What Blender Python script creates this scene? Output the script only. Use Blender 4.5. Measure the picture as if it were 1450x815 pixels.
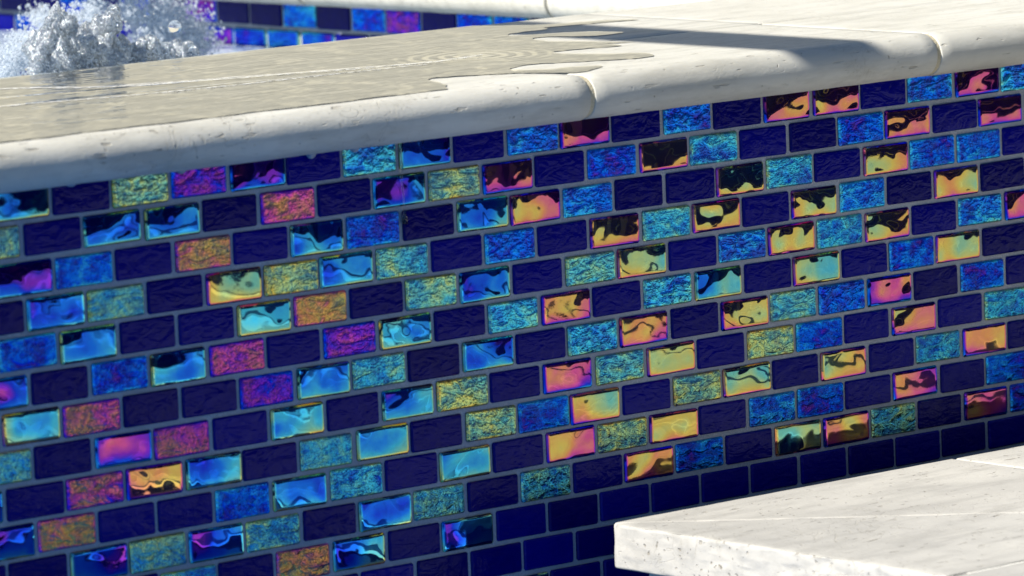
import bpy, bmesh, math, random
from mathutils import Vector, Matrix, noise

# ------------------------------------------------------------------ scene, camera, sky, sun
for o in list(bpy.data.objects):
    bpy.data.objects.remove(o, do_unlink=True)
S = bpy.context.scene
C = S.collection
U = 0.025                                   # one tile course, metres
CAMROT = ((0.757521, -0.651618, -0.039451), (-0.114229, -0.072808, -0.990783), (0.642739, 0.755045, -0.129587))
CAMPOS = Vector((-87.6413, -121.7921, 16.1816)) * U
cd = bpy.data.cameras.new('camera'); cam = bpy.data.objects.new('camera', cd); C.objects.link(cam)
rx, ry, rz = (Vector(v) for v in CAMROT)
cam.matrix_world = Matrix(((rx[0], -ry[0], -rz[0], CAMPOS[0]), (rx[1], -ry[1], -rz[1], CAMPOS[1]),
                           (rx[2], -ry[2], -rz[2], CAMPOS[2]), (0, 0, 0, 1)))
cd.sensor_width = 36; cd.lens = 198.62; cd.clip_start = 0.05; cd.clip_end = 500
cd.dof.use_dof = True; cd.dof.focus_distance = 168.0 * U; cd.dof.aperture_fstop = 12.5
S.camera = cam

SUN_EL, SUN_BEHIND = math.radians(41), math.radians(3)
ldir = Vector((math.cos(SUN_EL) * math.cos(SUN_BEHIND), -math.cos(SUN_EL) * math.sin(SUN_BEHIND), -math.sin(SUN_EL)))
W = bpy.data.worlds.new('World'); S.world = W; W.use_nodes = True
wn = W.node_tree.nodes; wl = W.node_tree.links
sky = wn.new('ShaderNodeTexSky'); sky.sky_type = 'NISHITA'; sky.sun_disc = False
sky.sun_elevation = SUN_EL
sky.sun_rotation = math.atan2(-ldir.x, -ldir.y)
sky.altitude = 50; sky.dust_density = 0.3; sky.ozone_density = 4.0
wl.new(sky.outputs[0], wn['Background'].inputs[0]); wn['Background'].inputs[1].default_value = 0.055
sd = bpy.data.lights.new('sun', 'SUN'); sun = bpy.data.objects.new('sun', sd); C.objects.link(sun)
sd.energy = 5.0; sd.angle = math.radians(0.5); sd.color = (1.0, 0.955, 0.88)
sun.rotation_euler = ldir.to_track_quat('-Z', 'Y').to_euler(); sun.location = (-3, 1, 4)
S.view_settings.view_transform = 'Standard'; S.view_settings.look = 'None'
S.view_settings.exposure = 0.78; S.view_settings.gamma = 1
S.render.engine = 'CYCLES'
S.cycles.max_bounces = 10; S.cycles.transparent_max_bounces = 16
S.cycles.caustics_reflective = False; S.cycles.caustics_refractive = False

# ------------------------------------------------------------------ helpers
rnd = random.Random(11)
def at(u, v, y):
    """point of the plane y (in courses) seen at photo position u, v; used for measuring the splash"""
    d = rx * ((u - 725) / 8000) + ry * ((v - 407.5) / 8000) + rz
    p = CAMPOS / U
    return p + d * ((y - p.y) / d.y)
def tag(o, label=None, cat=None, group=None, kind=None):
    for k, v in (('label', label), ('category', cat), ('group', group), ('kind', kind)):
        if v: o[k] = v
    return o
def link(name, me, mat=None, parent=None):
    o = bpy.data.objects.new(name, me); C.objects.link(o)
    if mat and me: me.materials.clear(); me.materials.append(mat)
    if parent: o.parent = parent
    return o
def empty(name, loc):
    o = bpy.data.objects.new(name, None); C.objects.link(o); o.location = loc
    bpy.context.view_layer.update(); return o
def from_bm(name, bm, smooth=False):
    bmesh.ops.recalc_face_normals(bm, faces=bm.faces)
    me = bpy.data.meshes.new(name); bm.to_mesh(me); bm.free()
    if smooth:
        for p in me.polygons: p.use_smooth = True
    return me
def box_bm(bm, x0, x1, y0, y1, z0, z1):
    m = Matrix.Translation(((x0 + x1) / 2, (y0 + y1) / 2, (z0 + z1) / 2)) @ Matrix.Diagonal((x1 - x0, y1 - y0, z1 - z0, 1))
    return bmesh.ops.create_cube(bm, size=1, matrix=m)['verts']
def box(name, a, mat, parent=None, bevel=0):
    bm = bmesh.new(); box_bm(bm, *a)
    if bevel: bmesh.ops.bevel(bm, geom=bm.edges[:], offset=bevel, segments=2, affect='EDGES')
    return link(name, from_bm(name, bm), mat, parent)

class N:
    """tiny node helper"""
    def __init__(s, name):
        s.m = bpy.data.materials.new(name); s.m.use_nodes = True
        s.t = s.m.node_tree; s.t.nodes.clear()
        s.out = s.t.nodes.new('ShaderNodeOutputMaterial')
    def n(s, typ, **k):
        nd = s.t.nodes.new(typ)
        for a, v in k.items(): setattr(nd, a, v)
        return nd
    def put(s, sock, v):
        if v is None: return
        if hasattr(v, 'is_linked') or isinstance(v, bpy.types.NodeSocket): s.t.links.new(v, sock)
        else:
            if sock.type == 'RGBA' and len(v) == 3: v = (*v, 1)
            sock.default_value = v
    def math(s, op, a, b=None, c=None, clamp=False):
        nd = s.n('ShaderNodeMath', operation=op, use_clamp=clamp)
        s.put(nd.inputs[0], a); s.put(nd.inputs[1], b); s.put(nd.inputs[2], c); return nd.outputs[0]
    def vec(s, op, a, b=None):
        nd = s.n('ShaderNodeVectorMath', operation=op); s.put(nd.inputs[0], a); s.put(nd.inputs[1], b); return nd.outputs[0]
    def noise(s, v, scale, detail=2, rough=0.5, dist=0):
        nd = s.n('ShaderNodeTexNoise'); s.put(nd.inputs['Vector'], v)
        nd.inputs['Scale'].default_value = scale; nd.inputs['Detail'].default_value = detail
        nd.inputs['Roughness'].default_value = rough; nd.inputs['Distortion'].default_value = dist
        return nd.outputs[0]
    def ramp(s, f, stops, interp='LINEAR'):
        nd = s.n('ShaderNodeValToRGB'); s.put(nd.inputs[0], f); r = nd.color_ramp; r.interpolation = interp
        while len(r.elements) > 1: r.elements.remove(r.elements[-1])
        for i, (p, c) in enumerate(stops):
            e = r.elements[0] if i == 0 else r.elements.new(p)
            e.position = p; e.color = (*c, 1) if len(c) == 3 else c
        return nd.outputs[0]
    def mixc(s, f, a, b, mode='MIX'):
        nd = s.n('ShaderNodeMix', data_type='RGBA', blend_type=mode)
        s.put(nd.inputs[0], f); s.put(nd.inputs[6], a); s.put(nd.inputs[7], b); return nd.outputs[2]
    def maprange(s, f, a, b, c=0, d=1, smooth=False):
        nd = s.n('ShaderNodeMapRange'); nd.interpolation_type = 'SMOOTHSTEP' if smooth else 'LINEAR'
        s.put(nd.inputs[0], f)
        for i, v in enumerate((a, b, c, d)): nd.inputs[i + 1].default_value = v
        return nd.outputs[0]
    def bump(s, h, dist=1.0, strength=1.0, normal=None):
        nd = s.n('ShaderNodeBump'); nd.inputs['Strength'].default_value = strength
        nd.inputs['Distance'].default_value = dist; s.put(nd.inputs['Height'], h); s.put(nd.inputs['Normal'], normal); return nd.outputs[0]
    def principled(s, **k):
        nd = s.n('ShaderNodeBsdfPrincipled')
        for a, v in k.items(): s.put(nd.inputs[a.replace('_', ' ')], v)
        return nd.outputs[0]
    def glossy(s, col, rough, normal=None):
        nd = s.n('ShaderNodeBsdfGlossy'); s.put(nd.inputs['Color'], col); s.put(nd.inputs['Roughness'], rough); s.put(nd.inputs['Normal'], normal); return nd.outputs[0]
    def mixs(s, f, a, b):
        nd = s.n('ShaderNodeMixShader'); s.put(nd.inputs[0], f); s.put(nd.inputs[1], a); s.put(nd.inputs[2], b); return nd.outputs[0]
    def done(s, sh):
        s.put(s.out.inputs[0], sh); return s.m
    def pos(s): return s.n('ShaderNodeNewGeometry').outputs['Position']
    def sep(s, v):
        nd = s.n('ShaderNodeSeparateXYZ'); s.put(nd.inputs[0], v); return nd.outputs
    def scalev(s, v, sc):
        nd = s.n('ShaderNodeMapping'); s.put(nd.inputs[0], v); nd.inputs['Scale'].default_value = sc; return nd.outputs[0]

# ------------------------------------------------------------------ materials
HW, HH = 0.0235, 0.0110                        # half size of a tile
FILM = [(0.00, (0.005, 0.034, 0.690)), (0.12, (0.006, 0.172, 0.897)), (0.25, (0.046, 0.494, 0.782)), (0.36, (0.172, 0.552, 0.460)),
        (0.46, (0.460, 0.632, 0.253)), (0.56, (0.713, 0.575, 0.115)), (0.67, (0.759, 0.333, 0.115)), (0.79, (0.690, 0.103, 0.333)),
        (0.90, (0.230, 0.023, 0.575)), (1.00, (0.005, 0.034, 0.690))]
NAVY = (0.003, 0.002, 0.20)

def tile_material(name, kind):
    b = N(name)
    oi = b.n('ShaderNodeObjectInfo')
    col = b.n('ShaderNodeSeparateColor'); b.put(col.inputs[0], oi.outputs['Color'])
    phase, s1, s2 = col.outputs[0], col.outputs[1], col.outputs[2]
    loc = b.n('ShaderNodeTexCoord').outputs['Object']
    cx = b.n('ShaderNodeCombineXYZ'); b.put(cx.inputs[0], b.math('MULTIPLY', s1, 37.0)); b.put(cx.inputs[1], b.math('MULTIPLY', s2, 53.0)); b.put(cx.inputs[2], b.math('MULTIPLY', s1, 11.0))
    v = b.vec('ADD', loc, cx.outputs[0])
    X, Y, Z = b.sep(loc)
    ax = b.math('DIVIDE', b.math('ABSOLUTE', X), HW); az = b.math('DIVIDE', b.math('ABSOLUTE', Z), HH)
    ex = b.maprange(ax, 0.86, 1.02, smooth=True); ez = b.maprange(az, 0.74, 1.03, smooth=True)
    edge = b.math('MAXIMUM', ex, ez)
    zz = b.math('MULTIPLY', Z, Z); xx = b.math('MULTIPLY', X, X)
    big = b.noise(v, 44, 0.0, 0.3, 0.5)
    mid = b.noise(v, 130, 3, 0.55)
    fine_n = b.n('ShaderNodeTexNoise'); b.put(fine_n.inputs['Vector'], v); b.put(fine_n.inputs['Scale'], b.maprange(s2, 0, 1, 300, 520))
    fine_n.inputs['Detail'].default_value = 3; fine_n.inputs['Roughness'].default_value = 0.62; fine = fine_n.outputs[0]
    pillow = b.math('ADD', b.math('MULTIPLY', zz, -1.9), b.math('MULTIPLY', xx, -0.35))
    if kind == 'gloss':
        big2 = b.noise(v, 84, 0.0, 0.3, 0.3)
        h = b.math('ADD', pillow, b.math('MULTIPLY', big, 0.00105))
        h = b.math('ADD', h, b.math('MULTIPLY', b.math('MULTIPLY', big2, b.maprange(b.noise(v, 38, 0), 0.42, 0.62, 0.15, 1.0, smooth=True)), 0.00048))
        spot = b.noise(v, 30, 0, 0.5)
        rim = b.math('MULTIPLY', edge, -0.00022)
        h = b.math('ADD', h, rim)
        # some panes carry fine pitting, others are clean
        pit = b.math('MULTIPLY', b.math('MULTIPLY', fine, b.maprange(spot, 0.45, 0.62)), b.math('MULTIPLY', b.maprange(s2, 0.3, 1.0), 0.000035))
        h = b.math('ADD', h, pit)
        nrm = b.bump(h)
        p = b.math('ADD', phase, b.math('MULTIPLY', edge, 0.34))
        p = b.math('ADD', p, b.math('MULTIPLY', b.math('SUBTRACT', big, 0.5), 0.40))
        p = b.math('ADD', p, b.math('MULTIPLY', b.math('SUBTRACT', mid, 0.5), 0.10))
        p = b.math('ADD', p, b.math('MULTIPLY', b.math('MULTIPLY', b.math('SUBTRACT', s1, 0.5), X), 0.22 / HW))
        low = b.math('MULTIPLY', b.math('DIVIDE', Z, HH), -1.0, clamp=True)
        p = b.math('ADD', p, b.math('MULTIPLY', b.math('POWER', low, 2.0), 0.15))
        film = b.ramp(b.math('FRACT', b.math('ADD', p, 1.0)), FILM)
        base = b.principled(Base_Color=NAVY, Roughness=0.10, IOR=1.45, Normal=nrm)
        return b.done(b.mixs(0.84, base, b.glossy(film, 0.035, nrm)))
    if kind == 'rough':
        ridge = b.noise(b.scalev(v, (0.8, 1, 1.6)), 75, 2, 0.5, 1.2)
        h = b.math('ADD', pillow, b.math('MULTIPLY', ridge, 0.0026))
        h = b.math('ADD', h, b.math('MULTIPLY', fine, 0.0010))
        h = b.math('ADD', h, b.math('MULTIPLY', mid, 0.0013))
        h = b.math('ADD', h, b.math('MULTIPLY', edge, -0.0002))
        nrm = b.bump(h)
        p = b.math('ADD', phase, b.math('MULTIPLY', edge, 0.16))
        p = b.math('ADD', p, b.math('MULTIPLY', b.math('SUBTRACT', ridge, 0.5), 0.34))
        p = b.math('ADD', p, b.math('MULTIPLY', b.math('SUBTRACT', mid, 0.5), 0.22))
        p = b.math('ADD', p, b.math('MULTIPLY', b.math('SUBTRACT', fine, 0.5), 0.12))
        patch = b.noise(v, 34, 2, 0.5)
        p = b.math('ADD', p, b.math('MULTIPLY', b.math('SUBTRACT', patch, 0.5), 0.36))
        film = b.ramp(b.math('FRACT', b.math('ADD', p, 1.0)), FILM)
        f = b.math('ADD', b.math('ADD', b.math('MULTIPLY', mid, 0.4), b.math('MULTIPLY', fine, 0.3)), b.math('MULTIPLY', patch, 0.3))
        f = b.maprange(f, 0.42, 0.54, 0.42, 1.0)
        base = b.principled(Base_Color=NAVY, Roughness=0.25, IOR=1.45, Normal=nrm)
        return b.done(b.mixs(f, base, b.glossy(b.mixc(1.0, film, (1.25, 1.3, 1.3), 'MULTIPLY'), 0.07, nrm)))
    ridge = b.noise(b.scalev(v, (0.8, 1, 1.7)), 70, 2, 0.55, 1.0)
    h = b.math('ADD', pillow, b.math('MULTIPLY', ridge, 0.0009))
    h = b.math('ADD', h, b.math('MULTIPLY', fine, 0.00022))
    h = b.math('ADD', h, b.math('MULTIPLY', mid, 0.0004))
    nrm = b.bump(h)
    c = b.mixc(b.math('ADD', b.math('MULTIPLY', mid, 0.5), b.math('MULTIPLY', b.math('SUBTRACT', s1, 0.25), 0.7), clamp=True), (0.001, 0.001, 0.10), (0.002, 0.003, 0.24))
    return b.done(b.principled(Base_Color=c, Roughness=b.maprange(fine, 0.3, 0.7, 0.05, 0.16), IOR=1.5, Specular_IOR_Level=0.17, Specular_Tint=(0.62, 0.64, 1.0), Normal=nrm))

M = {}
M['gloss'] = tile_material('glossy_iridescent_glass', 'gloss')
M['rough'] = tile_material('hammered_iridescent_glass', 'rough')
M['navy'] = tile_material('navy_glass', 'navy')

def grout_material():
    b = N('grey_grout'); p = b.pos()
    n1 = b.noise(p, 900, 3, 0.6); n2 = b.noise(p, 14, 3, 0.6)
    c = b.mixc(b.maprange(n1, 0.35, 0.65), (0.27, 0.30, 0.36), (0.52, 0.55, 0.60))
    c = b.mixc(b.maprange(n2, 0.35, 0.65, 0.0, 0.7), c, (0.30, 0.33, 0.39))
    lime = b.math('MULTIPLY', b.maprange(b.noise(p, 55, 4, 0.7), 0.56, 0.70), b.maprange(b.noise(p, 6, 2), 0.45, 0.62))
    c = b.mixc(b.math('MULTIPLY', lime, 0.6), c, (0.66, 0.67, 0.68))
    return b.done(b.principled(Base_Color=c, Roughness=0.9, Normal=b.bump(n1, 0.0005)))
M['grout'] = grout_material()

def stone_material(name, light, dark, pit=1.0, streak=0.6, along='x', rough=0.55):
    b = N(name); p = b.pos()
    oi = b.n('ShaderNodeObjectInfo')
    n1 = b.noise(p, 9, 4, 0.6, 0.4)
    st = b.scalev(p, (0.22, 1.0, 1.0) if along == 'x' else (1.0, 0.22, 1.0))
    n2 = b.noise(st, 60, 4, 0.65)
    n3 = b.noise(p, 420, 4, 0.6)
    c = b.mixc(b.maprange(n1, 0.3, 0.7), dark, light)
    c = b.mixc(b.maprange(n2, 0.47, 0.68, 0, streak), c, tuple(x * 0.72 for x in dark))
    # long narrow travertine pits, and small dark pock marks
    n4 = b.noise(st, 250, 2, 0.5)
    pits = b.math('MULTIPLY', b.maprange(n4, 0.66, 0.71), b.maprange(b.noise(p, 22, 2), 0.42, 0.6))
    n5 = b.noise(p, 230, 1, 0.5)
    pock = b.math('MULTIPLY', b.maprange(n5, 0.72, 0.77), b.maprange(b.noise(p, 17, 1), 0.45, 0.62))
    hole = b.math('MULTIPLY', b.math('MAXIMUM', pits, pock), pit)
    c = b.mixc(b.math('MULTIPLY', hole, 0.75), c, (0.20, 0.17, 0.12))
    # fossil-like hairlines
    vein = b.math('ABSOLUTE', b.math('SUBTRACT', b.noise(p, 26, 3, 0.55, 2.2), 0.5))
    vein = b.math('MULTIPLY', b.maprange(vein, 0.0, 0.012, 1, 0), b.maprange(b.noise(p, 12, 2), 0.5, 0.62))
    c = b.mixc(b.math('MULTIPLY', vein, 0.35), c, (0.30, 0.27, 0.20))
    c = b.mixc(b.math('MULTIPLY', oi.outputs['Random'], 0.10), c, (0.60, 0.55, 0.45))
    h = b.math('ADD', b.math('MULTIPLY', n3, 0.00020), b.math('MULTIPLY', n2, 0.00045))
    h = b.math('ADD', h, b.math('MULTIPLY', hole, -0.0011))
    h = b.math('ADD', h, b.math('MULTIPLY', vein, -0.0002))
    return b.done(b.principled(Base_Color=c, Roughness=b.maprange(n3, 0.3, 0.7, rough - 0.1, rough + 0.15), IOR=1.45, Normal=b.bump(h), Subsurface_Weight=0.12 if name == 'pale_travertine' else 0.0, Subsurface_Radius=(1.0, 0.85, 0.6), Subsurface_Scale=0.012))
M['stone'] = stone_material('pale_travertine', (0.60, 0.585, 0.52), (0.50, 0.485, 0.42), 0.65)
M['deck'] = stone_material('pale_travertine_deck', (0.52, 0.505, 0.46), (0.40, 0.39, 0.36), 0.9, 0.5, rough=0.6)
b = N('sand_joint'); p = b.pos(); n1 = b.noise(p, 700, 3)
M['joint'] = b.done(b.principled(Base_Color=b.mixc(n1, (0.42, 0.36, 0.22), (0.62, 0.56, 0.42)), Roughness=0.95, Normal=b.bump(n1, 0.0008)))
b = N('white_joint'); p = b.pos(); n1 = b.noise(p, 700, 3)
M['wjoint'] = b.done(b.principled(Base_Color=b.mixc(n1, (0.66, 0.64, 0.56), (0.80, 0.79, 0.74)), Roughness=0.9, Normal=b.bump(n1, 0.0006)))
b = N('pool_plaster'); p = b.pos()
M['plaster'] = b.done(b.principled(Base_Color=b.mixc(b.noise(p, 30, 4), (0.012, 0.02, 0.06), (0.02, 0.035, 0.09)), Roughness=0.7))
b = N('dark_water'); p = b.pos()
h = b.math('ADD', b.math('MULTIPLY', b.noise(p, 9, 2), 0.006), b.math('MULTIPLY', b.noise(p, 40, 2), 0.0006))
M['pool_water'] = b.done(b.principled(Base_Color=(0.015, 0.11, 0.32), Roughness=0.05, IOR=1.33, Normal=b.bump(h)))
b = N('spa_water'); p = b.pos()
h = b.math('ADD', b.math('MULTIPLY', b.noise(p, 28, 3, 0.6), 0.012), b.math('MULTIPLY', b.noise(p, 150, 2), 0.0012))
foam = b.maprange(b.noise(p, 34, 5, 0.65), 0.40, 0.60)
wbase = b.principled(Base_Color=(0.015, 0.06, 0.14), Roughness=0.03, IOR=1.33, Normal=b.bump(h))
M['spa_water'] = b.done(b.mixs(b.math('MULTIPLY', foam, 0.85), wbase, b.principled(Base_Color=(0.65, 0.74, 0.80), Roughness=0.4)))
b = N('screen_paint'); p = b.pos()
M['added_screen'] = b.done(b.principled(Base_Color=b.mixc(b.noise(b.scalev(p, (0.1, 1, 1)), 60, 3), (0.006, 0.008, 0.020), (0.010, 0.012, 0.026)), Roughness=0.8, Specular_IOR_Level=0.06))
b = N('black_steel'); M['steel'] = b.done(b.principled(Base_Color=b.mixc(b.noise(b.pos(), 90, 3), (0.012, 0.012, 0.014), (0.020, 0.020, 0.022)), Roughness=0.7, Specular_IOR_Level=0.1))
b = N('reflected_beige'); M['reflected_beige'] = b.done(b.principled(Base_Color=b.mixc(b.noise(b.pos(), 6, 4), (0.37, 0.355, 0.29), (0.45, 0.43, 0.36)), Roughness=0.9, Normal=b.bump(b.noise(b.pos(), 90, 3), 0.004)))
b = N('garden_soil'); M['soil'] = b.done(b.principled(Base_Color=b.mixc(b.noise(b.pos(), 12, 4), (0.03, 0.035, 0.02), (0.06, 0.07, 0.03)), Roughness=0.95))

# ------------------------------------------------------------------ ground, pool, water
def frame_mesh(name, outer, hole, z):
    (a, b_, c, d), (e, f, g, h) = outer, hole
    vs = [(a, c, z), (b_, c, z), (b_, d, z), (a, d, z), (e, g, z), (f, g, z), (f, h, z), (e, h, z)]
    fs = [(0, 1, 5, 4), (1, 2, 6, 5), (2, 3, 7, 6), (3, 0, 4, 7)]
    me = bpy.data.meshes.new(name); me.from_pydata(vs, [], fs); return me
tag(link('ground', frame_mesh('ground', (-150, 150, -150, 150), (-6, 2.6, -7, 3.2), -0.36), M['soil']), kind='structure')
bm = bmesh.new(); box_bm(bm, -6, 2.6, -7, 3.2, -1.9, -0.37)
bmesh.ops.delete(bm, geom=[f for f in bm.faces if f.normal.z > 0.5], context='FACES_ONLY')
me = from_bm('pool_shell', bm); me.flip_normals()
tag(link('pool_floor', me, M['plaster']), kind='structure')
bm = bmesh.new(); bmesh.ops.create_grid(bm, x_segments=2, y_segments=2, size=1, matrix=Matrix.Translation((-1.7, -1.9, -24 * U)) @ Matrix.Diagonal((4.29, 5.09, 1, 1)))
tag(link('pool_water', from_bm('pool_water', bm), M['pool_water']), kind='structure')

# ------------------------------------------------------------------ tile walls
def tile_mesh(name):
    bm = bmesh.new(); rings = []
    for (ins, y) in ((0.0, 0.004), (0.0, -0.0010), (0.0011, -0.0021)):
        w, h, c = HW - ins, HH - ins, 0.0012
        pts = [(-w + c, -h), (w - c, -h), (w, -h + c), (w, h - c), (w - c, h), (-w + c, h), (-w, h - c), (-w, -h + c)]
        rings.append([bm.verts.new((px, y, pz)) for px, pz in pts])
    for a, b_ in zip(rings, rings[1:]):
        for i in range(8):
            bm.faces.new((a[i], a[(i + 1) % 8], b_[(i + 1) % 8], b_[i]))
    bm.faces.new(rings[-1])
    return from_bm(name, bm)
TM = {}
for k in ('gloss', 'rough', 'navy'):
    TM[k] = tile_mesh('tile_' + k); TM[k].materials.append(M[k])
PH = dict(B=0.05, A=0.11, C=0.23, T=0.29, L=0.42, Y=0.53, O=0.64, P=0.76, V=0.91)
def put_tile(code, loc, wall, rot=0.0):
    kind = {'g': 'gloss', 'r': 'rough', 'N': 'navy'}[code[0]]
    o = bpy.data.objects.new('tile', TM[kind]); C.objects.link(o); o.parent = wall
    ph = PH[code[1]] + rnd.uniform(-0.03, 0.03) if code[0] != 'N' else 0
    o.color = (max(ph, 0.0), rnd.random(), rnd.random(), 1)
    j = rnd.uniform
    o.location = (loc[0] + j(-.0006, .0006), loc[1] + j(-.0003, .0003), loc[2] + j(-.0004, .0004))
    o.rotation_euler = (j(-.011, .011), j(-.011, .011), rot + j(-.009, .009))
    o.scale = (1 + j(-.016, .012), 1, 1 + j(-.03, .02))
    return o
# course by course, as laid in the photograph (first number: index of the first tile)
LAY = {
 0: (-1, 'gA N rL rV gV N rC gB N rA gP N rA N gO gO N rA gP rA'),
 1: (-1, 'rL N gB gA N rP N gB rL gP N rB gY rC N N rB gO N gP rA'),
 2: (-1, 'gV rA N rO N gA rB N gA gO rA N N gL rC N gY rA rA N'),
 3: (-1, 'N gA rT N gL rL gA rT N rB N gO rC gY N gL rA N gY N rA'),
 4: (-1, 'rA gA N N gC rO N rT gA N rT gL N rA gY rC gO N rA gP'),
 5: (-1, 'gV N rB gA rP N rV gC N rC gO N rC gC N gL N rB gY N rC'),
 6: (-2, 'N gC rP N N rV gA rT N gB N rC gO N gY rT rB gP N rB N'),
 7: (-1, 'rT N gV rP N gC N gA rL N gP rT gY N rL rB N gO N rC N'),
 8: (-2, 'gA N rP gO gA N rC gC N rL rA gY N rL gL N gY N rC gO N'),
 9: (-1, 'gB rO N N rB gA rC N gC N gO rL gY N rA rB N gP N rB N'),
 10: (-2, 'N N gB rT gB rT N gA rT N rT N gO rA N gL gO rT N gP rB'),
 11: (0, 'gB N rC N rO gA N gB N N N N N N N N N N N'),
}
wall = box('tile_wall', (-0.9, 2.2, 0.0, 0.10, -1.0, 0.0), M['grout'])
tag(wall, 'raised spa wall of navy and iridescent glass tiles in grey grout below bullnose coping', 'wall')
for r, (n0, s) in LAY.items():
    for k, code in enumerate(s.split()):
        i = n0 + k + (0.5 if r % 2 == 0 else 0.0)
        put_tile(code, (i * 2 * U, 0, -(r + 0.5) * U), wall)
r2 = random.Random(5)
for r, n0, n1 in ((12, 3, 18), (13, 6, 18), (14, 9, 15)):
    for n in range(n0, n1 + 1):
        i = n + (0.5 if r % 2 == 0 else 0.0)
        put_tile(r2.choice(['N', 'N', 'N', 'gB', 'N', 'N']), (i * 2 * U, 0, -(r + 0.5) * U), wall)
# side wall of the spa, square to the first
XF = 41.4 * U
far = box('tile_wall', (XF, XF + 0.10, 14.2 * U, 95 * U, -1.0, 0.0), M['grout'])
tag(far, 'inner spa side wall of dark glass tiles beyond the bubbling water', 'wall')
FAR = {0: 'N N rB rB N rV rB N rA N N rV N rB N rB N N rB N', 1: 'N N rB N N N N gB gB gB gV N rB N gB N rB N N N', 2: 'N gB N N rB N gB N rB N N rB N N gB N N rB N N'}
for r, s in FAR.items():
    for k, code in enumerate(s.split()):
        y = (25.2 + 2 * k + (1.0 if r % 2 else 0.0)) * U
        put_tile(code, (XF, y, -(r + 0.55) * U), far, -math.pi / 2)

# ------------------------------------------------------------------ stone coping
def coping_stone(name, x0, x1, y0, y1, ztop, thick, nose, parent, mat, swap=False, seed=0):
    """slab with an optional half-round nose on its y0 side; swap exchanges x and y"""
    r = thick / 2; prof = []
    if nose:
        for k in range(0, 15):
            a = -math.pi / 2 - math.pi * k / 14
            prof.append((y0 + r + r * math.cos(a), ztop - r + r * math.sin(a)))
    else:
        c = 0.0015
        prof += [(y0 + c, ztop - thick), (y0, ztop - thick + c), (y0, ztop - c), (y0 + c, ztop)]
    ys = [y0 + (r if nose else 0.0015) + (y1 - y0) * t for t in (0.12, 0.3, 0.5, 0.7, 0.85)]
    prof += [(y, ztop) for y in ys if y < y1 - 0.01]
    c = 0.0025
    prof += [(y1 - c, ztop), (y1 - c * 0.3, ztop - c * 0.3), (y1, ztop - c), (y1, ztop - thick + c), (y1 - c, ztop - thick)]
    e = 0.0007
    n = max(6, int((x1 - x0) / 0.012))
    xs = [(x0, 1.0), (x0 + e * 0.35, 0.35), (x0 + e, 0.0)] + [(x0 + e + (x1 - x0 - 2 * e) * k / n, 0.0) for k in range(1, n)] + [(x1 - e, 0.0), (x1 - e * 0.35, 0.35), (x1, 1.0)]
    cy = (y0 + y1) / 2; cz = ztop - thick / 2
    bm = bmesh.new(); rings = []
    for x, ins in xs:
        ring = []
        for y, z in prof:
            yy = y + (e * ins if y < cy else -e * ins); zz = z + (e * ins if z < cz else -e * ins)
            q = Vector((x + seed, yy, zz)) * 38
            d = noise.noise(q) * 0.00045 + noise.noise(q * 3.1) * 0.0002
            if nose and y < y0 + 2 * r:
                yy += d * 1.3; zz += d * 0.5
            v = (x, yy, zz) if not swap else (yy, x, zz)
            ring.append(bm.verts.new(v))
        rings.append(ring)
    m = len(prof)
    for a, b_ in zip(rings, rings[1:]):
        for i in range(m):
            bm.faces.new((a[i], a[(i + 1) % m], b_[(i + 1) % m], b_[i]))
    bm.faces.new(rings[0]); bm.faces.new(rings[-1])
    me = from_bm(name, bm, True)
    o = link(name, me, mat, parent)
    md = o.modifiers.new('angle', 'EDGE_SPLIT'); md.split_angle = math.radians(50)
    return o
ZT, TH = 1.30 * U, 1.30 * U
G = 0.0042
cop = tag(empty('stone_coping', (0, 0, 0)), 'pale travertine coping with rounded front edge, wet on one half, above the long tiled wall', 'coping')
js = [-24, -3.6, 17.75, 31.6, 45.4, 59.2]
for i in range(len(js) - 1):
    coping_stone('coping_stone', js[i] * U + G / 2, js[i + 1] * U - G / 2, -1.9 * U, 6.05 * U, ZT - 0.0002 * (i % 2), TH, True, cop, M['stone'], seed=i * 3.7)
jb = [-24, -9.8, 4.1, 17.85, 31.8, 45.6, 59.4]
for i in range(len(jb) - 1):
    coping_stone('coping_stone', jb[i] * U + 0.001, jb[i + 1] * U - 0.001, 6.12 * U, 14.4 * U, ZT - 0.0003 * ((i + 1) % 2), TH, False, cop, M['stone'], seed=i * 2.3 + 50)
for x in js[1:-1]:
    bm = bmesh.new()
    coords = []
    r = TH / 2 - 0.0009
    for k in range(0, 15):
        a = -math.pi / 2 - math.pi * k / 14
        coords.append((-1.9 * U + TH / 2 + r * math.cos(a), ZT - TH / 2 + r * math.sin(a)))
    coords += [(6.0 * U, ZT - 0.0013), (6.0 * U, ZT - TH + 0.0016)]
    A = [bm.verts.new((x * U - G * 0.6, y, z)) for y, z in coords]; B = [bm.verts.new((x * U + G * 0.6, y, z)) for y, z in coords]
    for i in range(len(A)): bm.faces.new((A[i], A[(i + 1) % len(A)], B[(i + 1) % len(B)], B[i]))
    bm.faces.new(A); bm.faces.new(B[::-1])
    link('mortar_joint', from_bm('mortar_joint', bm), M['joint'], cop)
for x in jb[1:-1]: box('mortar_joint', (x * U - 0.0018, x * U + 0.0018, 6.15 * U, 14.3 * U, ZT - TH + 0.002, ZT - 0.0004), M['wjoint'], cop)
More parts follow.
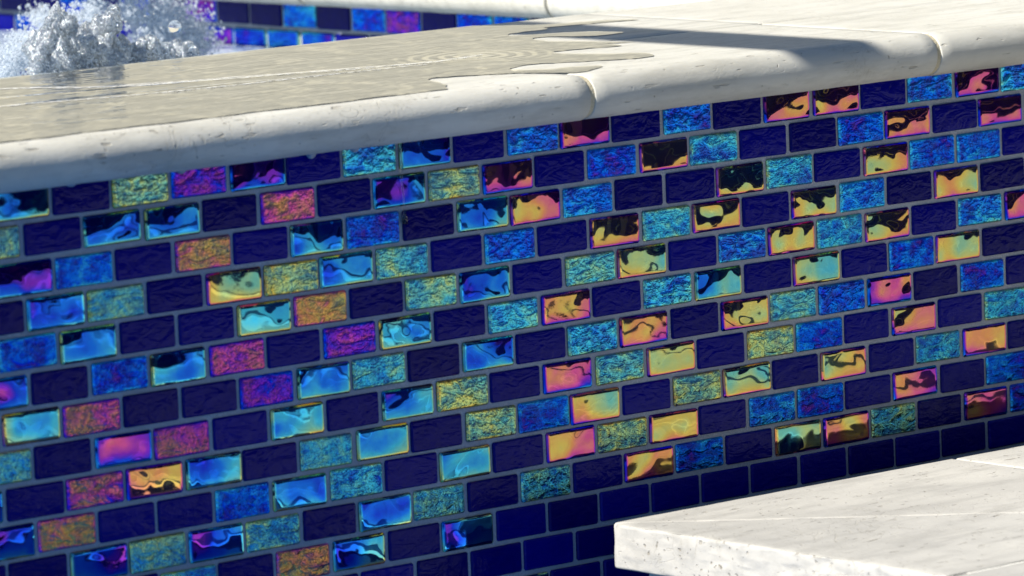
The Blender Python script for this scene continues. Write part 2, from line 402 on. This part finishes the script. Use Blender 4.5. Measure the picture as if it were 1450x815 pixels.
# the return along the side wall
cop2 = tag(empty('stone_coping', (XF, 14.45 * U, 0)), 'bright dry travertine coping above the dark tiles beyond the bubbling water', 'coping')
cop2.location = (0, 0, 0)
jy = [14.5, 25.2, 39, 52.8, 66.6, 80.4, 94]
for i in range(len(jy) - 1):
    coping_stone('coping_stone', jy[i] * U + 0.0022, jy[i + 1] * U - 0.0022, 39.5 * U, 47.8 * U, ZT + 0.0003 * (i % 2), TH, True, cop2, M['stone'], swap=True, seed=90 + i * 4.1)
for y in jy[1:-1]: box('mortar_joint', (40.0 * U, 47.6 * U, y * U - 0.0024, y * U + 0.0024, ZT - TH + 0.003, ZT - 0.002), M['joint'], cop2)
# raised terrace behind
ter = box('terrace', (47.9 * U, 2.6, 14.5 * U, 3.2, -0.34, ZT - 0.012), M['wjoint']); tag(ter, kind='structure')
for a in range(4):
    for c in range(6):
        x0 = 48.0 * U + a * 0.342; y0 = 14.6 * U + c * 0.342
        box('paver', (x0, x0 + 0.338, y0, y0 + 0.338, ZT - 0.011, ZT + rnd.uniform(-.0006, .0006)), M['deck'], ter, 0.0015)
core = box('spa_shell', (-2.4, 2.2, 0.1005, 14.2 * U, -1.9, -0.002), M['plaster']); tag(core, kind='structure')

# ------------------------------------------------------------------ pool deck beside the slot
ZD = -11.2 * U; TD = 1.29 * U
DX, DY = 16.25 * U, -3.5 * U
deck = box('pool_deck', (DX + 0.02, 6.5, -74 * U, DY - 0.02, ZD - TD - 0.03, ZD - 0.0007), M['wjoint'])
tag(deck, kind='structure')
shell = box('pool_wall', (DX + 0.05, 2.58, -2.6, DY - 0.05, -1.85, ZD - TD - 0.031), M['plaster']); tag(shell, kind='structure')
tag(box('dark_slot_floor', (DX - 0.01, 2.55, DY - 0.045, -0.0005, -0.62, -19.5 * U), M['plaster']), kind='structure')  # dark floor added so the low tiles reflect near-black here
def prism(name, pts, parent, mat, z1, th, edge_r=0.0022, disp=0.0006, sub=0.006, seed=0):
    """cut stone from a plan outline: rounded arrises and hand-worked faces"""
    bm = bmesh.new()
    vs = [bm.verts.new((x, y, z1 - th)) for x, y in pts]
    f = bm.faces.new(vs); bm.normal_update()
    if f.normal.z > 0: f.normal_flip()
    ext = bmesh.ops.extrude_face_region(bm, geom=[f])
    for v in ext['geom']:
        if isinstance(v, bmesh.types.BMVert): v.co.z = z1
    bmesh.ops.recalc_face_normals(bm, faces=bm.faces)
    bmesh.ops.bevel(bm, geom=bm.edges[:], offset=edge_r, segments=3, profile=0.5, affect='EDGES')
    bmesh.ops.triangulate(bm, faces=bm.faces)
    for _ in range(7):
        long = [e for e in bm.edges if e.calc_length() > sub * 2]
        if not long: break
        bmesh.ops.subdivide_edges(bm, edges=long, cuts=1)
        bmesh.ops.triangulate(bm, faces=[f for f in bm.faces if len(f.verts) > 3])
    for v in bm.verts:
        q = v.co * 55 + Vector((seed, 0, 0))
        side = 0.0 if (v.co.z > z1 - 0.0004) else 1.0
        d = (noise.noise(q) + 0.6 * noise.noise(q * 2.7) + 0.4 * noise.noise(q * 6)) * disp
        c = Vector((sum(p[0] for p in pts) / len(pts), sum(p[1] for p in pts) / len(pts), 0))
        n = Vector((v.co.x - c.x, v.co.y - c.y, 0)); n.normalize()
        v.co += n * d * side + Vector((0, 0, d * 0.25))
    o = link(name, from_bm(name, bm, True), mat, parent)
    return o
g = 0.0013
W12 = 12.2 * U
x1, y1 = DX + W12, DY - W12
cr = 0.007                                     # the outer corner is a little rounded
xe, ye = 30.05 * U, -17.05 * U
prism('coping_stone', [(DX + cr * .3 + g, DY - cr * .3), (DX + cr, DY), (xe - g, DY), (xe - g, y1), (x1 + g, y1)], deck, M['deck'], ZD, TD, seed=3)
prism('coping_stone', [(DX + cr * .3, DY - cr * .3 - g), (x1, y1 - g), (x1, ye + g), (DX, ye + g), (DX, DY - cr)], deck, M['deck'], ZD + 0.0004, TD, seed=8, disp=0.0019)
for k in range(9):
    a, c = xe + k * 13.7 * U, xe + (k + 1) * 13.7 * U
    if k < 2: prism('coping_stone', [(a + g, DY), (c - g, DY), (c - g, y1), (a + g, y1)], deck, M['deck'], ZD - 0.0002, TD, seed=k + 20, sub=0.02)
    else: box('coping_stone', (a + g, c - g, y1, DY, ZD - TD, ZD), M['deck'], deck, 0.003)
for k in range(4):
    a, c = ye - k * 13.7 * U, ye - (k + 1) * 13.7 * U
    if k < 1: prism('coping_stone', [(DX, a - g), (x1, a - g), (x1, c + g), (DX, c + g)], deck, M['deck'], ZD, TD, seed=k + 40, sub=0.012, disp=0.0010)
    else: box('coping_stone', (DX, x1, c + g, a - g, ZD - TD, ZD), M['deck'], deck, 0.003)
yd0, yd1 = -27.8 * U, -29.8 * U                # gap for the added black strip
yy = y1 - 2 * g; row = 0
while yy > -73 * U:
    nxt = yy - 12.0 * U
    if yy > yd0 and nxt < yd0: nxt = yd0
    if abs(yy - yd0) < 1e-6: yy = yd1; nxt = yy - 12.0 * U
    nxt = max(nxt, -73.9 * U)
    xx = x1 + 2 * g - (row % 2) * 0.0; k = 0
    while xx < 6.3:
        w = (9.0 * U if (k == 0 and row % 2) else 18.0 * U)
        box('paver', (xx + g, xx + w - g, nxt + g, yy - g, ZD - TD, ZD + rnd.uniform(-.0008, .0004)), M['deck'], deck, 0.002)
        xx += w; k += 1
    yy = nxt; row += 1
dark_strip = tag(empty('reflection_strip', (x1 + 0.01, yd1, ZD)), 'long black unseen strip in the pale deck, added for dark reflection lines', 'dark_strip')  # added black strip, mirrored as thin dark lines in the glossy tiles
box('strip_bed', (0.0, 5.0, 0.002, yd0 - yd1 - 0.002, -0.025, -0.0025), M['steel'], dark_strip)
for k in range(3): box('bar', (0.0, 5.0, 0.006 + k * 0.016, 0.012 + k * 0.016, -0.0024, -0.0005), M['steel'], dark_strip)

# ------------------------------------------------------------------ added reflection screens and wall out of view, and the shade frame
def reflection_screen(loc, length, rot, label):  # added out of view; its dark boards shape the reflections in the tiles
    f = tag(empty('reflection_screen', loc), label, 'added_screen'); f.rotation_euler.z = rot
    for k in range(6): box('board', (0.0, length, -0.02, 0.0, 0.02 + k * 0.138, 0.02 + k * 0.138 + 0.132), M['added_screen'], f, 0.002)
    n = max(2, int(length / 1.3) + 1)
    for k in range(n): x = 0.02 + k * (length - 0.11) / (n - 1); box('post', (x, x + 0.07, -0.095, -0.022, 0.0, 0.86), M['added_screen'], f, 0.002)
reflection_screen((0.42, -74.5 * U, -0.37), 1.15, 0, 'short unseen dark board screen, added to darken tile reflections')
reflection_screen((1.57, -51 * U, -0.37), 4.6, 0, 'long unseen dark board screen along the pool deck, added for tile reflections')
reflection_screen((1.575, -74.4 * U, -0.37), 0.58, math.pi / 2, 'unseen end panel linking the two added dark screens')

hw = box('reflected_wall', (6.0, 6.3, 1.5, 16.0, -0.37, 3.6), M['reflected_beige'])  # added out of view so the wet film reflects beige
tag(hw, 'unseen plain beige wall, added to be reflected in the wet coping', 'wall')

# shade frame whose round rail throws the soft blue shadow across the coping
H = 0.95; t = H / -ldir.z
sx, sy = 27.3 * U - ldir.x * t, -ldir.y * t
fr = tag(empty('shade_frame', (sx, 0, 0)), 'slim black steel shade frame standing over the pool', 'frame')
def tube(name, a, c, rad, mat, parent):
    a, c = Vector(a), Vector(c); L = (c - a).length
    bm = bmesh.new(); bmesh.ops.create_cone(bm, cap_ends=True, segments=20, radius1=rad, radius2=rad, depth=L)
    bmesh.ops.transform(bm, verts=bm.verts, matrix=Matrix.Translation((a + c) / 2) @ (c - a).to_track_quat('Z', 'Y').to_matrix().to_4x4())
    return link(name, from_bm(name, bm, True), mat, parent)
tube('rail', (0, -6.0, ZT + H), (0, 5.0, ZT + H), 0.029, M['steel'], fr)
tube('post', (0, -6.0, -1.9), (0, -6.0, ZT + H), 0.029, M['steel'], fr)
tube('post', (0, 5.0, -0.37), (0, 5.0, ZT + H), 0.029, M['steel'], fr)

# ------------------------------------------------------------------ water in and on the spa
ZW = -1.75 * U
bm = bmesh.new(); bmesh.ops.create_grid(bm, x_segments=2, y_segments=2, size=1, matrix=Matrix.Translation((-0.7, 1.42, ZW)) @ Matrix.Diagonal((XF + 0.69, 1.062, 1, 1)))
tag(link('spa_water', from_bm('spa_water', bm), M['spa_water']), kind='structure')

def catmull(pts, n=4):
    out = []
    for i in range(len(pts)):
        p0, p1, p2, p3 = (Vector(pts[max(0, min(len(pts) - 1, i + k))]) for k in (-1, 0, 1, 2))
        if i == len(pts) - 1: out.append(p1); break
        for k in range(n):
            t = k / n
            out.append(0.5 * ((2 * p1) + (p2 - p0) * t + (2 * p0 - 5 * p1 + 4 * p2 - p3) * t * t + (3 * p1 - p0 - 3 * p2 + p3) * t ** 3))
    return out
EDGE = [(13.0, -1.12), (13.87, 0.01), (14.65, 1.71), (15.49, 1.63), (16.38, 1.19), (17.34, 0.25), (17.7, -0.5), (18.2, -0.95), (19.83, 0.05), (18.91, 0.64), (18.24, 0.72), (17.94, 1.23), (17.84, 1.81), (18.58, 2.28), (19.12, 2.29), (19.95, 1.82), (20.67, 1.3), (21.58, 0.86), (22.52, 0.84), (23.13, 1.81), (22.49, 2.66), (22.05, 3.58), (21.9, 4.65), (22.55, 4.79), (23.5, 4.59), (24.45, 4.38), (24.73, 5.34), (25.45, 4.75), (25.11, 5.7), (24.88, 6.79), (24.48, 7.64), (24.61, 8.67), (25.32, 8.93), (25.78, 8.47), (26.26, 7.7), (27.51, 7.74), (27.45, 8.72), (26.74, 9.5), (25.97, 9.8), (25.17, 10.46), (26.05, 10.95), (27.22, 10.94), (27.58, 11.5), (29.01, 11.2), (30.91, 10.78), (30.33, 11.63), (29.35, 12.03), (28.37, 12.44), (27.48, 13.38)]
pts = [Vector((x, -1.14 + 0.06 * math.sin(x * 1.3) + 0.05 * math.sin(x * 3.1 + 1))) for x in [-20 + 0.5 * k for k in range(66)]]
pts += [q + Vector((0.10 * noise.noise(Vector((q.x * 2.1, q.y * 2.1, 1))) + 0.05 * noise.noise(Vector((q.x * 6, q.y * 6, 5))), 0.10 * noise.noise(Vector((q.x * 2.4, q.y * 2.4, 9))))) for q in catmull(EDGE, 6)]
pts += [Vector((27.0, 14.3)), Vector((10, 14.3)), Vector((-20, 14.3))]
bm = bmesh.new()
vs = [bm.verts.new((p.x * U, p.y * U, ZT + 0.0006)) for p in pts]
es = [bm.edges.new((vs[i], vs[(i + 1) % len(vs)])) for i in range(len(vs))]
bmesh.ops.triangle_fill(bm, use_beauty=True, use_dissolve=False, edges=es)
b = N('thin_water'); p = b.pos(); X, Y, Z = b.sep(p)
x_, y_ = b.math('DIVIDE', X, U), b.math('DIVIDE', Y, U)
warp = b.math('MULTIPLY', b.math('SUBTRACT', b.noise(p, 9, 2), 0.5), 0.9)
def crest(y0, slope, amp, wid):
    d = b.math('SUBTRACT', b.math('SUBTRACT', y_, b.math('MULTIPLY_ADD', x_, slope, y0)), warp)
    q = b.math('DIVIDE', d, wid)
    return b.math('MULTIPLY', b.math('EXPONENT', b.math('MULTIPLY', b.math('MULTIPLY', q, q), -1.0)), amp)
fade = b.maprange(x_, 17.5, 20.5, 1, 0, smooth=True)
cr1 = b.math('MULTIPLY', b.math('ADD', crest(10.2, -0.24, 0.00045, 0.22), crest(7.4, -0.115, 0.00040, 0.20)), fade)
dx, dy = b.math('SUBTRACT', x_, 20.2), b.math('SUBTRACT', y_, 6.2)
rad = b.math('SQRT', b.math('ADD', b.math('MULTIPLY', dx, dx), b.math('MULTIPLY', dy, dy)))
ring = b.math('MULTIPLY', b.math('SINE', b.math('MULTIPLY', b.math('ADD', rad, warp), 13.0)), b.maprange(rad, 0.4, 3.2, 0.00016, 0.0, smooth=True))
rip = b.math('MULTIPLY', b.noise(b.scalev(p, (0.35, 1, 1)), 48, 3, 0.55), 0.0010)
nrm = b.bump(b.math('ADD', b.math('ADD', cr1, ring), rip))
fres = b.n('ShaderNodeFresnel'); fres.inputs['IOR'].default_value = 1.33; b.put(fres.inputs['Normal'], nrm)
tr = b.n('ShaderNodeBsdfTransparent'); b.put(tr.inputs[0], (0.91, 0.89, 0.80))
film = b.done(b.mixs(fres.outputs[0], tr.outputs[0], b.glossy((1, 1, 1), 0.03, nrm)))
o = link('water_film', from_bm('water_film', bm), film); tag(o, 'thin sheet of spilled water with ripples on the stone coping', 'water', kind='stuff')

# bright reflection streaks on the sheet, painted as pale ribbons
b = N('glare_streak'); p = b.pos(); nf = b.noise(p, 260, 3, 0.6)
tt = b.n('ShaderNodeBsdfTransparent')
M['glare_streak'] = b.done(b.mixs(b.maprange(nf, 0.38, 0.62, 0.95, 0.35), b.principled(Base_Color=(0.80, 0.80, 0.78), Roughness=0.25, IOR=1.33, Normal=b.bump(nf, 0.001)), tt.outputs[0]))
def glare_streak(pts, wid, label):
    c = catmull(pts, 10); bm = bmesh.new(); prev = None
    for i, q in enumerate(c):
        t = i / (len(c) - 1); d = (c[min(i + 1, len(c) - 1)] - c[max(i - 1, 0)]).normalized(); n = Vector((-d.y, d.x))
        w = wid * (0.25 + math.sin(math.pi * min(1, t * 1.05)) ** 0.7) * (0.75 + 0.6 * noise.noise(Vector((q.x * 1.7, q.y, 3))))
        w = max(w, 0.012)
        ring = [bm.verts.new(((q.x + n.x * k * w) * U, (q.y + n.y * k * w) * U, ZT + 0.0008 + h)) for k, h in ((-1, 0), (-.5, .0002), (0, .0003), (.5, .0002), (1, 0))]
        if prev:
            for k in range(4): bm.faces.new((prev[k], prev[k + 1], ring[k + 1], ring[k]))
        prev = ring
    return tag(link('glare_ribbon', from_bm('glare_ribbon', bm, True), M['glare_streak']), label, 'glare_streak')
glare_streak([(-4, 14.0), (2, 12.6), (6.61, 11.36), (8.55, 8.9), (11.89, 7.53), (15.19, 6.4), (17.84, 5.71), (19.6, 5.9), (20.4, 6.1)], 0.30, 'broad painted white reflection reaching the ring ripples on the wet coping')
glare_streak([(-6, 8.0), (-1, 7.4), (3.47, 6.95), (6.6, 6.23), (9.93, 5.66), (14.38, 5.5), (17.5, 5.2)], 0.16, 'thin painted pale reflection nearer the rounded edge of the wet coping')

# splashing water
b = N('splash_water'); p = b.pos()
h = b.math('ADD', b.math('MULTIPLY', b.noise(p, 210, 3, 0.6), 0.0040), b.math('MULTIPLY', b.noise(p, 560, 2), 0.0016))
nrm = b.bump(h)
gl = b.n('ShaderNodeBsdfGlass'); b.put(gl.inputs['Color'], (0.93, 0.97, 1.0)); gl.inputs['IOR'].default_value = 1.33; gl.inputs['Roughness'].default_value = 0.02; b.put(gl.inputs['Normal'], nrm)
tl = b.n('ShaderNodeBsdfTranslucent'); b.put(tl.inputs[0], (0.88, 0.93, 0.97)); b.put(tl.inputs['Normal'], nrm)
fo = b.mixs(0.5, b.principled(Base_Color=(0.86, 0.91, 0.95), Roughness=0.1, IOR=1.33, Normal=nrm), tl.outputs[0])
mk = b.maprange(b.noise(p, 330, 3, 0.65), 0.44, 0.60, 0.06, 0.85)
sh = b.mixs(mk, gl.outputs[0], fo)
M['splash'] = b.done(b.mixs(0.22, sh, b.glossy((0.95, 0.97, 1.0), 0.10, nrm)))
b = N('foam'); p = b.pos()
h = b.math('ADD', b.math('MULTIPLY', b.noise(p, 110, 4, 0.65), 0.006), b.math('MULTIPLY', b.noise(p, 330, 2), 0.002))
tl = b.n('ShaderNodeBsdfTranslucent'); b.put(tl.inputs[0], (0.82, 0.88, 0.94))
df = b.principled(Base_Color=(0.82, 0.87, 0.92), Roughness=0.2, IOR=1.33, Normal=b.bump(h))
tt = b.n('ShaderNodeBsdfTransparent')
solid = b.mixs(0.55, df, tl.outputs[0])
M['foam'] = b.done(b.mixs(b.maprange(b.noise(p, 120, 4, 0.6), 0.30, 0.62, 0.85, 0.25), solid, tt.outputs[0]))
b = N('clear_drop'); gl = b.n('ShaderNodeBsdfGlass'); gl.inputs['IOR'].default_value = 1.33; gl.inputs['Roughness'].default_value = 0.0
M['drop'] = b.done(gl.outputs[0])

def blob(name, balls, voxel, mat, disp, seed, label, cat):
    """lumpy sheet of thrown water: overlapping spheres fused by a voxel remesh, then roughened"""
    bm = bmesh.new(); bmesh.ops.create_icosphere(bm, subdivisions=2, radius=1)
    base = [v.co.copy() for v in bm.verts]; idx = [tuple(v.index for v in f.verts) for f in bm.faces]; bm.free()
    vs, fs = [], []
    for c, r in balls:
        k = len(vs); st = rs.uniform(0.9, 2.2); tx = rs.uniform(-0.5, 0.5)
        vs += [tuple(c + Vector((w.x + tx * w.z * st, w.y, w.z * st)) * r) for w in base]; fs += [tuple(i + k for i in f) for f in idx]
    me = bpy.data.meshes.new(name); me.from_pydata(vs, [], fs)
    o = link(name, me)
    md = o.modifiers.new('fuse', 'REMESH'); md.mode = 'VOXEL'; md.voxel_size = voxel
    dg = bpy.context.evaluated_depsgraph_get(); dg.update()
    m2 = bpy.data.meshes.new_from_object(o.evaluated_get(dg)); o.modifiers.clear(); o.data = m2
    m2.materials.clear(); m2.materials.append(mat)
    nr = [v.normal.copy() for v in m2.vertices]
    for v, n in zip(m2.vertices, nr):
        q = v.co * 120 + Vector((seed, 0, 0))
        v.co += n * disp * (noise.noise(q) + 0.6 * noise.noise(q * 2.3) + 0.35 * noise.noise(q * 5))
    for f in m2.polygons: f.use_smooth = True
    return tag(o, label, cat)
rs = random.Random(21)
def cluster(lst, y, spread):
    out = []
    for u, v, rpx, n in lst:
        for _ in range(int(n * 1.3)):
            a = rs.uniform(0, 6.283); d = rpx * math.sqrt(rs.random())
            c = at(u + d * math.cos(a), v + d * math.sin(a), y + rs.gauss(0, spread))
            out.append((c * U, rs.uniform(0.10, 0.24) * U))
    return out
front = cluster([(78, 32, 11, 16), (98, 40, 13, 24), (62, 58, 11, 20), (52, 72, 8, 14), (88, 66, 25, 90), (75, 95, 28, 90), (115, 85, 22, 60), (118, 60, 13, 24), (150, 42, 13, 24), (160, 34, 9, 12), (142, 56, 10, 14),
                 (160, 80, 23, 60), (185, 84, 18, 40), (150, 100, 30, 60), (222, 76, 10, 22), (238, 80, 9, 16), (262, 76, 9, 16), (270, 82, 7, 10), (90, 112, 34, 60), (200, 95, 30, 40)], 19.5, 0.35)
front = [(c, r * rs.choice((0.4, 0.8, 1.0, 1.15))) for c, r in front]
blob('water_splash', front, 0.0009, M['splash'], 0.0016, 1, 'clear sparkling jet of water leaping just behind the wet coping', 'splash')
def spray(name, lst, y, spread, n, r0, r1, label):
    """plume of thousands of small drops, denser towards its middle"""
    bm = bmesh.new(); bmesh.ops.create_icosphere(bm, subdivisions=1, radius=1)
    base = [v.co.copy() for v in bm.verts]; idx = [tuple(v.index for v in f.verts) for f in bm.faces]; bm.free()
    vs, fs = [], []
    tot = sum(q[3] for q in lst)
    for u, v, rpx, wgt in lst:
        for _ in range(int(n * wgt / tot)):
            a = rs.uniform(0, 6.283); d = rpx * min(abs(rs.gauss(0, 0.62)), 1.5)
            c = at(u + d * math.cos(a), v + d * math.sin(a), y + rs.gauss(0, spread)) * U
            r = U * (r0 + (r1 - r0) * rs.random() ** 2.5); k = len(vs)
            sx, sz = rs.uniform(0.7, 1.3), rs.uniform(0.7, 1.6)
            vs += [tuple(c + Vector((w.x * sx, w.y, w.z * sz)) * r) for w in base]
            fs += [tuple(i + k for i in f) for f in idx]
    me = bpy.data.meshes.new(name); me.from_pydata(vs, [], fs)
    for f in me.polygons: f.use_smooth = True
    return tag(link(name, me, M['foam']), label, 'splash', kind='stuff')
spray('foam_plume', [(235, 28, 46, 10), (272, 55, 32, 6), (215, 60, 32, 5), (185, 18, 22, 3), (130, 14, 26, 3), (60, 26, 24, 2)], 33, 1.5, 11000, 0.014, 0.075, 'white frothy plume of bubbling water before the dark inner side wall')
spray('foam_mound', [(20, 80, 26, 4), (48, 62, 24, 3), (8, 100, 24, 3), (95, 36, 24, 2)], 27, 1.2, 5000, 0.016, 0.08, 'low pale blue mound of churning water beside the clear jet')
def drop(u, v, rpx, y, label, grp=None):
    bm = bmesh.new(); bmesh.ops.create_icosphere(bm, subdivisions=3, radius=rpx / 46 * U)
    for w in bm.verts: w.co *= 1 + 0.05 * noise.noise(w.co * 300 + Vector((u, v, 0)))
    o = link('water_drop', from_bm('water_drop', bm, True), M['drop']); o.location = at(u, v, y) * U
    return tag(o, label, 'water drop', grp)
drop(247.5, 38, 10, 20, 'large round water drop hanging in the air before the white plume')
drop(251, 58, 1.8, 20, 'tiny drop just under the large round water drop', 'flying drops')
for u, v, r in ((205, 22, 1.6), (218, 19, 1.4), (30, 58, 1.6), (40, 96, 5), (168, 26, 3.5), (156, 22, 2.2), (178, 30, 2.0), (90, 14, 2.4), (52, 46, 2)):
    drop(u, v, r, 20 + rs.uniform(-1, 1), 'small water drop flung up round the clear jet', 'flying drops')
for u, v, r in ((120, 4, 3), (165, 6, 2.5), (190, 10, 3), (300, 20, 3), (306, 44, 2.5), (36, 40, 3), (60, 8, 3), (100, 6, 2.6), (12, 50, 3.4)):
    drop(u, v, r, 33 + rs.uniform(-2, 2), 'small blurred water drop round the white plume', 'drops round the plume')

# drops clinging under the nose and a trickle down the tiles
def hang(x, w, h):
    bm = bmesh.new(); bmesh.ops.create_uvsphere(bm, u_segments=14, v_segments=10, radius=1)
    for v in bm.verts:
        v.co.z = v.co.z * h if v.co.z < 0 else v.co.z * h * 0.3
        v.co.x *= w; v.co.y *= w * 0.8
    o = link('mortar_drip', from_bm('mortar_drip', bm, True), M['grout']); o.location = (x * U, -0.006, -0.0015)
    return tag(o, 'small hardened grey blob under the coping edge against the top tiles', 'mortar', 'mortar blobs under the coping')
for x, w, h in ((0.55, .0045, .0035), (4.25, .0042, .0042), (8.75, .0042, .0052), (10.3, .0042, .0045)): hang(x, w, h)
bm = bmesh.new()
prev = None
for k in range(15):
    z = -0.2 - k * 0.16; r = (0.0007 + 0.0005 * noise.noise(Vector((k * .7, 0, 0))) + (0.0012 if k > 12 else 0))
    ring = [bm.verts.new((12.0 * U + 0.0004 * math.sin(k * .8) + 0.0005 * k / 3 + r * math.cos(a * math.pi / 4), -0.0035 + r * math.sin(a * math.pi / 4), z * U)) for a in range(8)]
    if prev:
        for i in range(8): bm.faces.new((prev[i], prev[(i + 1) % 8], ring[(i + 1) % 8], ring[i]))
    prev = ring
bm.faces.new(prev)
tag(link('water_trickle', from_bm('water_trickle', bm, True), M['drop']), 'thin trickle of water running down the upper tiles', 'water')
